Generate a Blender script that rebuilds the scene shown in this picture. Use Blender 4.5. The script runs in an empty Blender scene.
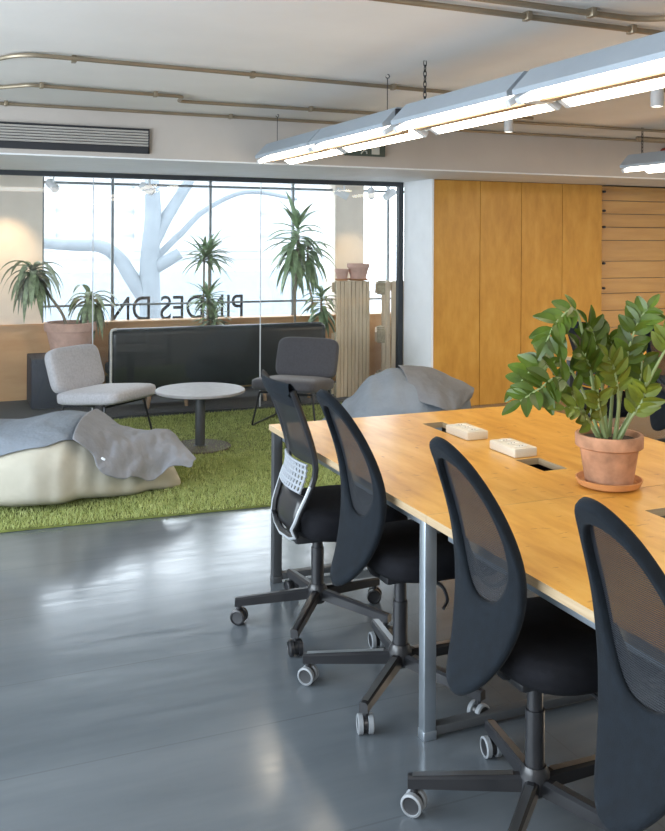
import bpy, bmesh, math, random
from mathutils import Vector, Matrix, noise
random.seed(7)
SC = bpy.context.scene
COL = SC.collection
PI = math.pi
YAW = math.radians(23)          # the camera looks 23 degrees to the right of the room's long axis

# ------------------------------------------------------------------ materials
def nt(name):
    m = bpy.data.materials.new(name); m.use_nodes = True
    t = m.node_tree; b = t.nodes['Principled BSDF']
    return m, t, b

def _mapped(t, scale=(1, 1, 1), rot=(0, 0, 0)):
    tc = t.nodes.new('ShaderNodeTexCoord'); mp = t.nodes.new('ShaderNodeMapping')
    mp.inputs['Scale'].default_value = scale; mp.inputs['Rotation'].default_value = rot
    t.links.new(tc.outputs['Object'], mp.inputs['Vector'])
    return mp.outputs['Vector']

def _noise(t, vec, scale, detail=4, rough=.55):
    n = t.nodes.new('ShaderNodeTexNoise')
    n.inputs['Scale'].default_value = scale; n.inputs['Detail'].default_value = detail; n.inputs['Roughness'].default_value = rough
    t.links.new(vec, n.inputs['Vector'])
    return n.outputs['Fac']

def _ramp(t, fac, stops):
    r = t.nodes.new('ShaderNodeValToRGB')
    e = r.color_ramp.elements
    while len(e) < len(stops): e.new(.5)
    for i, (p, c) in enumerate(stops):
        e[i].position = p; e[i].color = (c[0], c[1], c[2], 1)
    t.links.new(fac, r.inputs['Fac'])
    return r.outputs['Color']

def _bump(t, b, fac, strength, dist=.01):
    n = t.nodes.new('ShaderNodeBump'); n.inputs['Strength'].default_value = strength; n.inputs['Distance'].default_value = dist
    t.links.new(fac, n.inputs['Height']); t.links.new(n.outputs['Normal'], b.inputs['Normal'])

def plain(name, col, rough=.5, metal=0, var=.12, vscale=6, bump=0, bscale=80, coat=0, sheen=0, spec=.5, bdist=.004):
    m, t, b = nt(name)
    v = _mapped(t)
    f = _noise(t, v, vscale)
    lo = [c * (1 - var) for c in col]; hi = [min(1, c * (1 + var)) for c in col]
    t.links.new(_ramp(t, f, [(.3, lo), (.7, hi)]), b.inputs['Base Color'])
    b.inputs['Roughness'].default_value = rough; b.inputs['Metallic'].default_value = metal
    b.inputs['Coat Weight'].default_value = coat; b.inputs['Sheen Weight'].default_value = sheen
    b.inputs['Specular IOR Level'].default_value = spec
    if bump: _bump(t, b, _noise(t, v, bscale, 3), bump, bdist)
    return m

def wood(name, c1, c2, c3, stretch, scale=3, rough=.4, knots=None, coat=0.0):
    m, t, b = nt(name)
    v = _mapped(t, stretch)
    n1 = _noise(t, v, scale, 6, .6)
    col = _ramp(t, n1, [(.25, c1), (.52, c2), (.78, c3)])
    if knots:
        vo = t.nodes.new('ShaderNodeTexVoronoi'); vo.inputs['Scale'].default_value = knots
        v2 = _mapped(t, (stretch[0] ** .5, stretch[1] ** .5, stretch[2] ** .5))
        t.links.new(v2, vo.inputs['Vector'])
        k = _ramp(t, vo.outputs['Distance'], [(.0, (.42, .26, .12)), (.05, (.62, .48, .32)), (.10, (1, 1, 1))])
        mx = t.nodes.new('ShaderNodeMix'); mx.data_type = 'RGBA'; mx.blend_type = 'MULTIPLY'; mx.inputs[0].default_value = .9
        t.links.new(col, mx.inputs[6]); t.links.new(k, mx.inputs[7]); col = mx.outputs[2]
    if knots:
        fl = _ramp(t, _noise(t, _mapped(t, (14, 42, 1), (0, 0, .5)), 1.0, 3, .6), [(.27, (.55, .42, .30)), (.36, (1, 1, 1)), (.70, (1.0, 1.0, 1.0)), (.80, (1.12, 1.14, 1.2))])
        mx = t.nodes.new('ShaderNodeMix'); mx.data_type = 'RGBA'; mx.blend_type = 'MULTIPLY'; mx.inputs[0].default_value = .85
        t.links.new(col, mx.inputs[6]); t.links.new(fl, mx.inputs[7]); col = mx.outputs[2]
    t.links.new(col, b.inputs['Base Color'])
    b.inputs['Roughness'].default_value = rough; b.inputs['Coat Weight'].default_value = coat; b.inputs['Coat Roughness'].default_value = .2
    _bump(t, b, n1, .08, .003)
    return m

def emit(name, col, s):
    m = bpy.data.materials.new(name); m.use_nodes = True
    t = m.node_tree; t.nodes.clear()
    o = t.nodes.new('ShaderNodeOutputMaterial'); e = t.nodes.new('ShaderNodeEmission')
    e.inputs['Color'].default_value = (*col, 1); e.inputs['Strength'].default_value = s
    t.links.new(e.outputs[0], o.inputs['Surface'])
    return m

def glass(name, tint=(.97, .985, 1), refl=1.0, haze=0.0):
    m = bpy.data.materials.new(name); m.use_nodes = True
    t = m.node_tree; t.nodes.clear()
    o = t.nodes.new('ShaderNodeOutputMaterial'); tr = t.nodes.new('ShaderNodeBsdfTransparent'); gl = t.nodes.new('ShaderNodeBsdfGlossy')
    fr = t.nodes.new('ShaderNodeLayerWeight'); fr.inputs['Blend'].default_value = .5
    pw = t.nodes.new('ShaderNodeMath'); pw.operation = 'POWER'; pw.inputs[1].default_value = 5; t.links.new(fr.outputs['Facing'], pw.inputs[0])
    mu = t.nodes.new('ShaderNodeMath'); mu.operation = 'MULTIPLY_ADD'; mu.inputs[1].default_value = .9; mu.inputs[2].default_value = .075 * refl
    tr.inputs['Color'].default_value = (*tint, 1); gl.inputs['Roughness'].default_value = .02
    mix = t.nodes.new('ShaderNodeMixShader')
    t.links.new(pw.outputs[0], mu.inputs[0]); t.links.new(mu.outputs[0], mix.inputs[0])
    t.links.new(tr.outputs[0], mix.inputs[1]); t.links.new(gl.outputs[0], mix.inputs[2])
    out = mix.outputs[0]
    if haze:
        df = t.nodes.new('ShaderNodeBsdfDiffuse'); df.inputs['Color'].default_value = (.8, .85, .9, 1)
        m2 = t.nodes.new('ShaderNodeMixShader'); m2.inputs[0].default_value = haze
        t.links.new(out, m2.inputs[1]); t.links.new(df.outputs[0], m2.inputs[2]); out = m2.outputs[0]
    t.links.new(out, o.inputs['Surface'])
    return m

def netting(name, col, alpha):
    m, t, b = nt(name)
    tr = t.nodes.new('ShaderNodeBsdfTransparent'); mix = t.nodes.new('ShaderNodeMixShader')
    out = t.nodes['Material Output']
    v = _mapped(t, (1, 1, 1))
    w = t.nodes.new('ShaderNodeTexWave'); w.bands_direction = 'Z'; w.inputs['Scale'].default_value = 60; w.inputs['Distortion'].default_value = 2
    t.links.new(v, w.inputs['Vector'])
    r = t.nodes.new('ShaderNodeMapRange'); r.inputs['To Min'].default_value = alpha - .12; r.inputs['To Max'].default_value = alpha + .12
    t.links.new(w.outputs['Fac'], r.inputs['Value']); t.links.new(r.outputs[0], mix.inputs[0])
    b.inputs['Base Color'].default_value = (*col, 1); b.inputs['Roughness'].default_value = .6
    t.links.new(tr.outputs[0], mix.inputs[1]); t.links.new(b.outputs[0], mix.inputs[2]); t.links.new(mix.outputs[0], out.inputs['Surface'])
    return m

def floor_mat():
    m, t, b = nt('polished_floor')
    v = _mapped(t)
    n1 = _noise(t, _mapped(t, (.35, 1.6, 1), (0, 0, .04)), 1.7, 5, .6)
    n2 = _noise(t, _mapped(t, (1, 9, 1), (0, 0, .04)), 2.2, 5, .65)
    c = _ramp(t, n1, [(.3, (.080, .098, .116)), (.7, (.135, .156, .176))])
    # sheet seams running across the room
    sp = t.nodes.new('ShaderNodeSeparateXYZ'); t.links.new(v, sp.inputs[0])
    def seam(src, period, off, width):
        a = t.nodes.new('ShaderNodeMath'); a.operation = 'ADD'; a.inputs[1].default_value = off; t.links.new(sp.outputs[src], a.inputs[0])
        mo = t.nodes.new('ShaderNodeMath'); mo.operation = 'PINGPONG'; mo.inputs[1].default_value = period / 2; t.links.new(a.outputs[0], mo.inputs[0])
        l = t.nodes.new('ShaderNodeMath'); l.operation = 'LESS_THAN'; l.inputs[1].default_value = width; t.links.new(mo.outputs[0], l.inputs[0])
        return l.outputs[0]
    s1 = seam('Y', .61, .13, .0035); s2 = seam('X', 2.4, .55, .0022)
    mxm = t.nodes.new('ShaderNodeMath'); mxm.operation = 'MAXIMUM'; t.links.new(s1, mxm.inputs[0]); t.links.new(s2, mxm.inputs[1])
    mx = t.nodes.new('ShaderNodeMix'); mx.data_type = 'RGBA'; mx.inputs[7].default_value = (.07, .08, .09, 1)
    sc = t.nodes.new('ShaderNodeMath'); sc.operation = 'MULTIPLY'; sc.inputs[1].default_value = .4; t.links.new(mxm.outputs[0], sc.inputs[0])
    t.links.new(sc.outputs[0], mx.inputs[0]); t.links.new(c, mx.inputs[6]); t.links.new(mx.outputs[2], b.inputs['Base Color'])
    r = t.nodes.new('ShaderNodeMapRange'); r.inputs['From Min'].default_value = .3; r.inputs['From Max'].default_value = .7
    r.inputs['To Min'].default_value = .10; r.inputs['To Max'].default_value = .24
    t.links.new(n2, r.inputs['Value']); t.links.new(r.outputs[0], b.inputs['Roughness'])
    b.inputs['Specular IOR Level'].default_value = 1.0
    _bump(t, b, n2, .04, .004)
    return m

M = {}
M['floor'] = floor_mat()
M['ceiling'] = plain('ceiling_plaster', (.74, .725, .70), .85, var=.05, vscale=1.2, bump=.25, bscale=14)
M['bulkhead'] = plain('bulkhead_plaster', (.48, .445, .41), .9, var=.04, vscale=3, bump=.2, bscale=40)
M['white'] = plain('white_paint', (.80, .82, .84), .6, var=.03)
M['wall'] = plain('wall_paint', (.72, .71, .69), .8, var=.04)
M['column'] = plain('column_paint', (.80, .72, .62), .8, var=.04)
M['darkframe'] = plain('dark_window_frame', (.035, .042, .05), .4, var=.1)
M['mullion'] = plain('grey_mullion', (.24, .265, .28), .5, var=.1)
M['orange'] = wood('orange_plywood', (.45, .215, .032), (.54, .275, .045), (.60, .33, .07), (5, 5, 1.6), 2.6, .42)
M['knee'] = wood('knee_wall_plywood', (.52, .29, .13), (.60, .36, .18), (.66, .42, .22), (.6, 2, 3), 2.5, .5)
M['planks'] = wood('shelf_wood', (.44, .22, .05), (.56, .29, .07), (.64, .36, .10), (.5, 2, 5), 2.5, .3, coat=.3)
M['tabletop'] = wood('pine_tabletop', (.58, .25, .030), (.74, .385, .070), (.84, .50, .14), (4.5, .9, 1), 3.2, .33, knots=6, coat=.25)
M['tableedge'] = wood('plywood_edge', (.34, .24, .14), (.44, .33, .20), (.50, .40, .26), (1, 1, 30), 3, .6)
M['steel'] = plain('brushed_steel', (.46, .52, .58), .36, .85, var=.08)
M['darksteel'] = plain('black_steel', (.02, .022, .026), .35, .3, var=.1)
M['plastic'] = plain('black_plastic', (.018, .019, .022), .32, var=.15)
M['fabric'] = plain('black_chair_fabric', (.0045, .008, .0125), .85, var=.25, vscale=30, bump=.3, bscale=350, sheen=.03, spec=.22)
M['seat'] = plain('black_seat_fabric', (.006, .0065, .009), .9, var=.25, vscale=30, bump=.3, bscale=350, sheen=.0, spec=.2)
M['net'] = netting('black_mesh_net', (.005, .0075, .012), .89)
M['darknet'] = netting('glossy_mesh_net', (.007, .009, .012), .94)
M['lightgrey'] = plain('light_grey_plastic', (.62, .66, .70), .4, var=.05)
M['lumbargrey'] = plain('pale_grey_lumbar', (.33, .36, .40), .5, var=.05)
M['edgegrey'] = plain('silver_grey_edge', (.40, .43, .46), .4, .2, var=.05)
M['castergrey'] = plain('grey_caster_tread', (.22, .24, .26), .5, var=.08)
M['chrome'] = plain('chrome', (.42, .45, .48), .38, 1.0, var=.03)
M['turf'] = plain('turf_base', (.14, .17, .04), .95, var=.35, vscale=14, bump=.8, bscale=120)
def blade_mat():
    m, t, b = nt('turf_blades')
    oi = _noise(t, _mapped(t), 9, 5, .7)
    n2 = _noise(t, _mapped(t), 160, 2)
    a = t.nodes.new('ShaderNodeMath'); a.operation = 'MULTIPLY_ADD'; a.inputs[1].default_value = .5; t.links.new(n2, a.inputs[0])
    h = t.nodes.new('ShaderNodeMath'); h.operation = 'MULTIPLY'; h.inputs[1].default_value = .5; t.links.new(oi, h.inputs[0]); t.links.new(h.outputs[0], a.inputs[2])
    t.links.new(_ramp(t, a.outputs[0], [(.3, (.20, .26, .075)), (.5, (.35, .41, .135)), (.7, (.54, .57, .26))]), b.inputs['Base Color'])
    b.inputs['Roughness'].default_value = .6
    return m
M['blades'] = blade_mat()
M['terracotta'] = plain('terracotta', (.43, .225, .13), .8, var=.40, vscale=10, bump=.2, bscale=60)
M['saucer'] = plain('terracotta_saucer', (.58, .27, .10), .7, var=.12, vscale=14)
M['palepot'] = plain('pale_terracotta', (.62, .40, .32), .85, var=.12, vscale=14)
M['soil'] = plain('soil', (.05, .035, .025), .95, var=.4, vscale=60, bump=.8, bscale=90)
M['leaf'] = plain('zz_leaf', (.062, .105, .010), .36, var=.5, vscale=9, coat=.0, spec=.35)
M['leafb'] = plain('zz_leaf_pale', (.125, .165, .020), .38, var=.35, vscale=9, coat=.0, spec=.35)
M['stem'] = plain('zz_stem', (.26, .34, .15), .45, var=.2)
M['dleaf'] = plain('dracaena_leaf', (.21, .31, .16), .45, var=.5, vscale=12)
M['dleafb'] = plain('variegated_leaf', (.24, .31, .17), .45, var=.5, vscale=20)
M['cane'] = plain('plant_cane', (.28, .24, .18), .8, var=.25, vscale=25)
M['lgfabric'] = plain('light_grey_upholstery', (.42, .42, .45), .9, var=.12, vscale=60, bump=.4, bscale=220, sheen=.2)
M['dgfabric'] = plain('dark_grey_upholstery', (.055, .055, .064), .9, var=.15, vscale=60, bump=.4, bscale=220, sheen=.2)
M['stone'] = plain('grey_stone_top', (.25, .245, .25), .45, var=.1, vscale=20)
M['tablecol'] = plain('graphite_steel', (.07, .075, .08), .5, .3, var=.08)
M['beige'] = plain('beanbag_beige', (.43, .41, .34), .8, var=.10, vscale=4, bump=.35, bscale=4, bdist=.04)
M['bagcover'] = plain('beanbag_blue_grey', (.18, .21, .25), .8, var=.12, vscale=4, bump=.6, bscale=8, bdist=.03)
M['bagcoverb'] = plain('beanbag_grey', (.17, .18, .20), .8, var=.10, vscale=5, bump=.6, bscale=8, bdist=.03)
M['bagflap'] = plain('beanbag_flap_grey', (.225, .235, .26), .8, var=.10, vscale=5, bump=.6, bscale=8, bdist=.03)
M['sofa'] = plain('black_sofa_leather', (.010, .015, .017), .38, var=.2, vscale=5)
M['sofaside'] = plain('cream_sofa_piping', (.55, .55, .52), .6, var=.05)
M['oak'] = plain('sofa_leg_oak', (.30, .20, .12), .5, var=.15)
M['palletwood'] = wood('pallet_wood', (.50, .38, .25), (.63, .50, .34), (.70, .58, .42), (5, 5, .7), 3, .75)
M['palletblock'] = wood('pallet_chipboard', (.26, .22, .15), (.40, .34, .22), (.52, .45, .30), (8, 8, 8), 5, .9)
M['conduit'] = plain('brass_conduit', (.30, .25, .18), .4, .6, var=.12)
M['lamphousing'] = plain('lamp_housing', (.36, .42, .48), .45, .2, var=.04)
M['lampchannel'] = plain('lamp_channel', (.40, .28, .17), .5, .2, var=.04)
M['tube'] = emit('lamp_diffuser', (1.0, .88, .70), 12)
M['spotlens'] = emit('spot_lens', (1.0, .9, .72), 8)
M['powerbox'] = plain('cream_power_block', (.72, .66, .55), .5, var=.03)
M['socket'] = plain('socket_white', (.80, .76, .68), .4, var=.03)
M['socketdark'] = plain('socket_holes', (.10, .09, .08), .5, var=.03)
M['darkslot'] = plain('dark_tray', (.03, .026, .022), .6, var=.1)
M['vent'] = plain('vent_slat', (.50, .48, .45), .55, var=.05)
M['ventdark'] = plain('vent_dark', (.02, .022, .028), .6, var=.05)
M['exitgreen'] = plain('exit_sign_green', (.06, .09, .08), .5, var=.05)
M['exitwhite'] = plain('exit_sign_white', (.55, .58, .56), .5, var=.03)
M['red'] = plain('alarm_red', (.30, .04, .02), .4, var=.05)
M['letters'] = plain('black_lettering', (.03, .032, .036), .5, var=.05)
M['outerfloor'] = plain('dark_carpet_floor', (.10, .105, .115), .9, var=.15, vscale=30)
M['bark'] = plain('pale_bark', (.18, .21, .235), .9, var=.10, vscale=5)
def facade():
    m, t, b = nt('pale_cladding')
    v = _mapped(t)
    w = t.nodes.new('ShaderNodeTexWave'); w.bands_direction = 'Z'; w.inputs['Scale'].default_value = .55; w.inputs['Distortion'].default_value = .0
    t.links.new(v, w.inputs['Vector'])
    t.links.new(_ramp(t, w.outputs['Fac'], [(.0, (.30, .325, .345)), (.12, (.40, .425, .44)), (.2, (.47, .485, .495))]), b.inputs['Base Color'])
    b.inputs['Roughness'].default_value = .9
    return m
M['facade'] = facade()
M['facadeband'] = plain('blue_grey_band', (.30, .35, .39), .7, var=.05)
M['pavement'] = plain('street_paving', (.42, .43, .45), .9, var=.08)
M['glass'] = glass('partition_glass', (.975, .988, 1.0), .7, .012)
M['outerglass'] = glass('outer_window_glass', (.97, .985, 1.0), .5, .03)
M['shelfglass'] = glass('cabinet_glass', (.96, .97, .97), .7)
M['plinth'] = plain('dark_plinth', (.035, .04, .055), .6, var=.1)

# ------------------------------------------------------------------ mesh helpers
class MB:
    def __init__(s): s.bm = bmesh.new()
    def _xf(s, verts, mat):
        if mat is not None: bmesh.ops.transform(s.bm, matrix=mat, verts=verts)
    def box(s, c, d, rot=None, bev=0, seg=2):
        r = bmesh.ops.create_cube(s.bm, size=1); vs = r['verts']
        bmesh.ops.scale(s.bm, vec=d, verts=vs)
        if bev:
            es = list({e for v in vs for e in v.link_edges})
            rb = bmesh.ops.bevel(s.bm, geom=es, offset=bev, segments=seg, profile=.5, affect='EDGES')
            vs = list({v for f in rb['faces'] for v in f.verts} | {v for v in vs if v.is_valid})
        mt = Matrix.Translation(c) @ (rot.to_4x4() if rot else Matrix.Identity(4))
        s._xf(vs, mt); return s
    def span(s, a, b, bev=0):
        return s.box([(a[i] + b[i]) / 2 for i in range(3)], [abs(b[i] - a[i]) for i in range(3)], None, bev)
    def tube(s, pts, r, seg=8, closed=False, cap=True):
        pts = [Vector(p) for p in pts]; n = len(pts)
        rr = r if isinstance(r, (list, tuple)) else [r] * n
        rings = []; up = None
        for i, p in enumerate(pts):
            if closed: t = (pts[(i + 1) % n] - pts[i - 1])
            else: t = (pts[min(i + 1, n - 1)] - pts[max(i - 1, 0)])
            t.normalize()
            if up is None:
                up = Vector((0, 0, 1)) if abs(t.z) < .9 else Vector((1, 0, 0))
            x = up.cross(t)
            if x.length < 1e-5: x = Vector((1, 0, 0)).cross(t)
            x.normalize(); y = t.cross(x); up = y
            rings.append([s.bm.verts.new(p + (x * math.cos(2 * PI * k / seg) + y * math.sin(2 * PI * k / seg)) * rr[i]) for k in range(seg)])
        for i in range(n if closed else n - 1):
            a, b = rings[i], rings[(i + 1) % n]
            for k in range(seg):
                s.bm.faces.new((a[k], a[(k + 1) % seg], b[(k + 1) % seg], b[k]))
        if cap and not closed:
            s.bm.faces.new(rings[0][::-1]); s.bm.faces.new(rings[-1])
        return s
    def lathe(s, prof, c=(0, 0, 0), seg=32, mat=None):
        rings = []; new = []
        for (r, z) in prof:
            if r < 1e-6:
                v = s.bm.verts.new((0, 0, z)); rings.append([v]); new.append(v)
            else:
                ring = [s.bm.verts.new((r * math.cos(2 * PI * k / seg), r * math.sin(2 * PI * k / seg), z)) for k in range(seg)]
                rings.append(ring); new += ring
        for a, b in zip(rings, rings[1:]):
            for k in range(seg):
                k2 = (k + 1) % seg
                if len(a) == 1 and len(b) == 1: continue
                if len(a) == 1: s.bm.faces.new((a[0], b[k2], b[k]))
                elif len(b) == 1: s.bm.faces.new((a[k], a[k2], b[0]))
                else: s.bm.faces.new((a[k], a[k2], b[k2], b[k]))
        mt = Matrix.Translation(c) @ (mat if mat is not None else Matrix.Identity(4))
        s._xf(new, mt); return s
    def cyl(s, c, r, h, seg=24, mat=None):      # c = centre of the base
        return s.lathe([(0, 0), (r, 0), (r, h), (0, h)], c, seg, mat)
    def poly(s, pts):
        vs = [s.bm.verts.new(p) for p in pts]; s.bm.faces.new(vs); return s
    def prism(s, prof, y0, y1, x=0, z=0):       # profile (x,z) swept along y
        a = [s.bm.verts.new((x + p[0], y0, z + p[1])) for p in prof]; b = [s.bm.verts.new((x + p[0], y1, z + p[1])) for p in prof]
        n = len(prof)
        for k in range(n): s.bm.faces.new((a[k], a[(k + 1) % n], b[(k + 1) % n], b[k]))
        s.bm.faces.new(a[::-1]); s.bm.faces.new(b); return s
    def grid(s, rows, closed=False):
        g = [[s.bm.verts.new(p) for p in r] for r in rows]
        for a, b in zip(g, g[1:]):
            n = len(a)
            for k in range(n if closed else n - 1):
                s.bm.faces.new((a[k], a[(k + 1) % n], b[(k + 1) % n], b[k]))
        return g

def tag(o, label=None, cat=None, group=None, kind=None):
    if label: o['label'] = label
    if cat: o['category'] = cat
    if group: o['group'] = group
    if kind: o['kind'] = kind
    return o

def obj(name, mb, mat, parent=None, smooth=True, ang=35, fix=True):
    me = bpy.data.meshes.new(name)
    if fix: bmesh.ops.recalc_face_normals(mb.bm, faces=mb.bm.faces[:])
    mb.bm.to_mesh(me); mb.bm.free()
    me.materials.append(M[mat] if isinstance(mat, str) else mat)
    if smooth:
        me.shade_smooth(); me.set_sharp_from_angle(angle=math.radians(ang))
    o = bpy.data.objects.new(name, me); COL.objects.link(o)
    if parent: o.parent = parent
    return o

def thing(name, label, cat, loc=(0, 0, 0), rz=0, group=None):
    o = bpy.data.objects.new(name, None); COL.objects.link(o)
    o.empty_display_size = .1; o.location = loc; o.rotation_euler = (0, 0, rz)
    return tag(o, label, cat, group)

def struct(name, mb, mat, parent=None, **k):
    o = obj(name, mb, mat, parent, **k)
    if not parent: o['kind'] = 'structure'
    return o

def dup(o, loc, rz, label, parent=None):
    c = o.copy(); COL.objects.link(c)
    if parent: c.parent = parent
    else:
        c.location = loc; c.rotation_euler = (0, 0, rz); c['label'] = label
    for ch in list(o.children): dup(ch, None, None, None, c)
    return c

def subsurf(o, lv=1):
    m = o.modifiers.new('smooth', 'SUBSURF'); m.levels = lv; m.render_levels = lv
def solid(o, th, off=0):
    m = o.modifiers.new('thick', 'SOLIDIFY'); m.thickness = th; m.offset = off

def arc_path(pts, rad=.12, n=5):                # polyline with rounded corners
    pts = [Vector(p) for p in pts]; out = [pts[0]]
    for a, b, c in zip(pts, pts[1:], pts[2:]):
        d1 = (a - b); d2 = (c - b); r = min(rad, d1.length * .45, d2.length * .45)
        p1 = b + d1.normalized() * r; p2 = b + d2.normalized() * r
        for i in range(n + 1):
            t = i / n; out.append(p1 * (1 - t) ** 2 + b * 2 * t * (1 - t) + p2 * t * t)
    out.append(pts[-1]); return out

def interp(tab, x):
    if x <= tab[0][0]: return tab[0][1]
    for (x0, y0), (x1, y1) in zip(tab, tab[1:]):
        if x <= x1:
            t = (x - x0) / (x1 - x0); t = t * t * (3 - 2 * t)
            return y0 + (y1 - y0) * t
    return tab[-1][1]

# ------------------------------------------------------------------ the room
CZ = 2.56       # ceiling
SZ = 2.21       # soffit
SY = 6.75       # face of the bulkhead
GY = 8.35       # glass partition
WY = 9.75       # outer windows
X0, X1, Y0 = -3.2, 9.6, -3.4
b = MB().span((X0, Y0, -.1), (X1, GY + .02, 0)); struct('floor', b, 'floor', smooth=False)
b = MB().span((X0, GY + .02, -.1), (X1, WY + .1, 0)); struct('floor_beyond_glass', b, 'outerfloor', smooth=False)
b = MB().span((X0, Y0, CZ), (X1, SY, CZ + .15)); struct('ceiling', b, 'ceiling', smooth=False)
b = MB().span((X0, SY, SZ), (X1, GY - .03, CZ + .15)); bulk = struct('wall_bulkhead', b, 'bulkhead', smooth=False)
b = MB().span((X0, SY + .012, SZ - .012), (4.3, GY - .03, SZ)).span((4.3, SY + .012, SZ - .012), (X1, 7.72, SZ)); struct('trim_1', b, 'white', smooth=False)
b = MB().span((X0, GY - .03, 2.24), (X1, WY + .1, CZ + .15)); struct('ceiling_beyond_glass', b, 'white', smooth=False)
b = MB().span((X0 - .1, Y0, -.1), (X0, WY + .1, CZ + .15)); struct('wall_left', b, 'wall', smooth=False)
b = MB().span((X1, Y0, -.1), (X1 + .1, WY + .1, CZ + .15)); struct('wall_right', b, 'wall', smooth=False)
b = MB().span((X0, Y0 - .1, -.1), (X1, Y0, CZ + .15)); struct('wall_front', b, 'wall', smooth=False)
# white reveal between glass and plywood
b = MB().span((4.315, 7.73, 0), (4.335, GY - .05, SZ)); struct('trim_2', b, 'white', smooth=False)
b = MB().span((4.345, GY - .05, 0), (X1, GY + .02, SZ)); struct('wall_back', b, 'wall', smooth=False)
# plywood panels, one thing each
edges = [4.337, 4.855, 5.337, 5.833, 6.335]
where = ['next to the white window reveal', 'second from the white window reveal', 'third from the white window reveal', 'fourth from the window, beside the brown planks']
for i in range(4):
    b = MB().span((edges[i] + .003, 7.735, 0), (edges[i + 1] - .003, GY - .06, SZ - .014), .002)
    o = obj('plywood_panel', b, 'orange', None, smooth=False)
    tag(o, 'tall orange plywood wall panel, ' + where[i], 'wall panel', 'orange plywood wall panels')
# glazed wooden shelving
t = thing('plank_panel', 'brown horizontal plank panel behind glass beside the orange panels', 'wall panel', (6.34, 7.99, 0))
b = MB().span((0, -.155, 0), (2.9, .28, SZ - .014)); obj('backing', b, 'ventdark', t, smooth=False)
zz = [.0, .18, .36, .52, .70, .88, 1.06, 1.22, 1.40, 1.62, 1.76, 1.90, 2.04, SZ - .016]
b = MB()
for a, c in zip(zz, zz[1:]): b.span((0, -.18, a + .003), (2.9, -.155, c - .003), .002)
obj('planks', b, 'planks', t, smooth=False)
b = MB().poly([(.01, -.24, .02), (2.89, -.24, .02), (2.89, -.24, SZ - .02), (.01, -.24, SZ - .02)]); obj('glass_door', b, 'shelfglass', t, smooth=False)
for z in (1.12, 1.38, 1.76, 1.93, 2.13):
    b = MB().cyl((.03, -.25, z), .013, .03, 12, Matrix.Rotation(PI / 2, 4, 'X') @ Matrix.Translation((0, 0, -.02))); obj('glass_clip', b, 'ventdark', t)

# knee wall, columns, outer windows
b = MB().span((X0, WY - .12, 0), (X1, WY + .06, .735)); struct('wall_knee', b, 'knee', smooth=False)
b = MB().span((X0, WY - .14, .735), (X1, WY + .08, .755)); struct('trim_3', b, 'knee', smooth=False)
b = MB().span((X0, WY - .10, .755), (.93, WY + .2, 2.24)); struct('column_1', b, 'column', smooth=False)
b = MB().span((4.13, WY - .10, .755), (4.49, WY + .2, 2.24)); struct('column_2', b, 'column', smooth=False)
mull = [.93, 1.63, 2.68, 3.64, 4.84, 5.9, 7.0, 8.2, 9.6]
for i, (a, c) in enumerate(zip(mull, mull[1:])):
    w = bpy.data.objects.new('window_%d' % (i + 2), None); COL.objects.link(w); w['kind'] = 'structure'
    w.location = (a, WY, 0); L = c - a
    f = MB()
    f.span((0, -.02, .755), (.022, .02, 2.24)).span((L - .004, -.02, .755), (L, .02, 2.24))
    f.span((.022, -.02, 2.17), (L - .004, .02, 2.195))
    obj('window_frame', f, 'mullion', w, smooth=False)
    f = MB().span((0, -.045, .91), (L, -.02, .932)); obj('rail', f, 'mullion', w, smooth=False)
    f = MB().poly([(.022, 0, .755), (L - .004, 0, .755), (L - .004, 0, 2.2), (.022, 0, 2.2)]); obj('pane', f, 'outerglass', w, smooth=False)
# the glass partition
w = bpy.data.objects.new('window_1', None); COL.objects.link(w); w['kind'] = 'structure'; w.location = (0, GY, 0)
f = MB().span((X0, -.03, SZ - .055), (4.315, .03, SZ - .0)).span((4.262, -.03, 0), (4.315, .03, SZ - .055)).span((X0, -.02, 0), (4.262, .02, .018))
obj('window_frame', f, 'darkframe', w, smooth=False)
js = [X0, 1.235, 2.80, 4.262]
for a, c in zip(js, js[1:]):
    f = MB().poly([(a + .004, 0, .018), (c - .004, 0, .018), (c - .004, 0, SZ - .055), (a + .004, 0, SZ - .055)]); obj('pane', f, 'glass', w, smooth=False)
for x in js[1:3]:
    f = MB().span((x - .004, -.006, .018), (x + .004, .006, SZ - .055)); obj('glass_joint', f, 'lightgrey', w, smooth=False)

# lettering on the outer windows, read from the street
cu = bpy.data.curves.new('lettering_curve', 'FONT'); cu.body = 'PINDES DN'; cu.size = .37; cu.extrude = .006; cu.space_character = 1.0
tmp = bpy.data.objects.new('lettering_curve', cu); COL.objects.link(tmp)
me = bpy.data.meshes.new_from_object(tmp.evaluated_get(bpy.context.evaluated_depsgraph_get()))
bpy.data.objects.remove(tmp); bpy.data.curves.remove(cu)
me.materials.clear(); me.materials.append(M['letters'])
lt = bpy.data.objects.new('window_lettering', me); COL.objects.link(lt)
lt.location = (3.10, WY + .05, .745); lt.rotation_euler = (PI / 2, 0, PI); lt.scale = (.79, 1, 1)
tag(lt, 'black capital lettering on the outer windows, seen mirrored from inside', 'sign')

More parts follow.
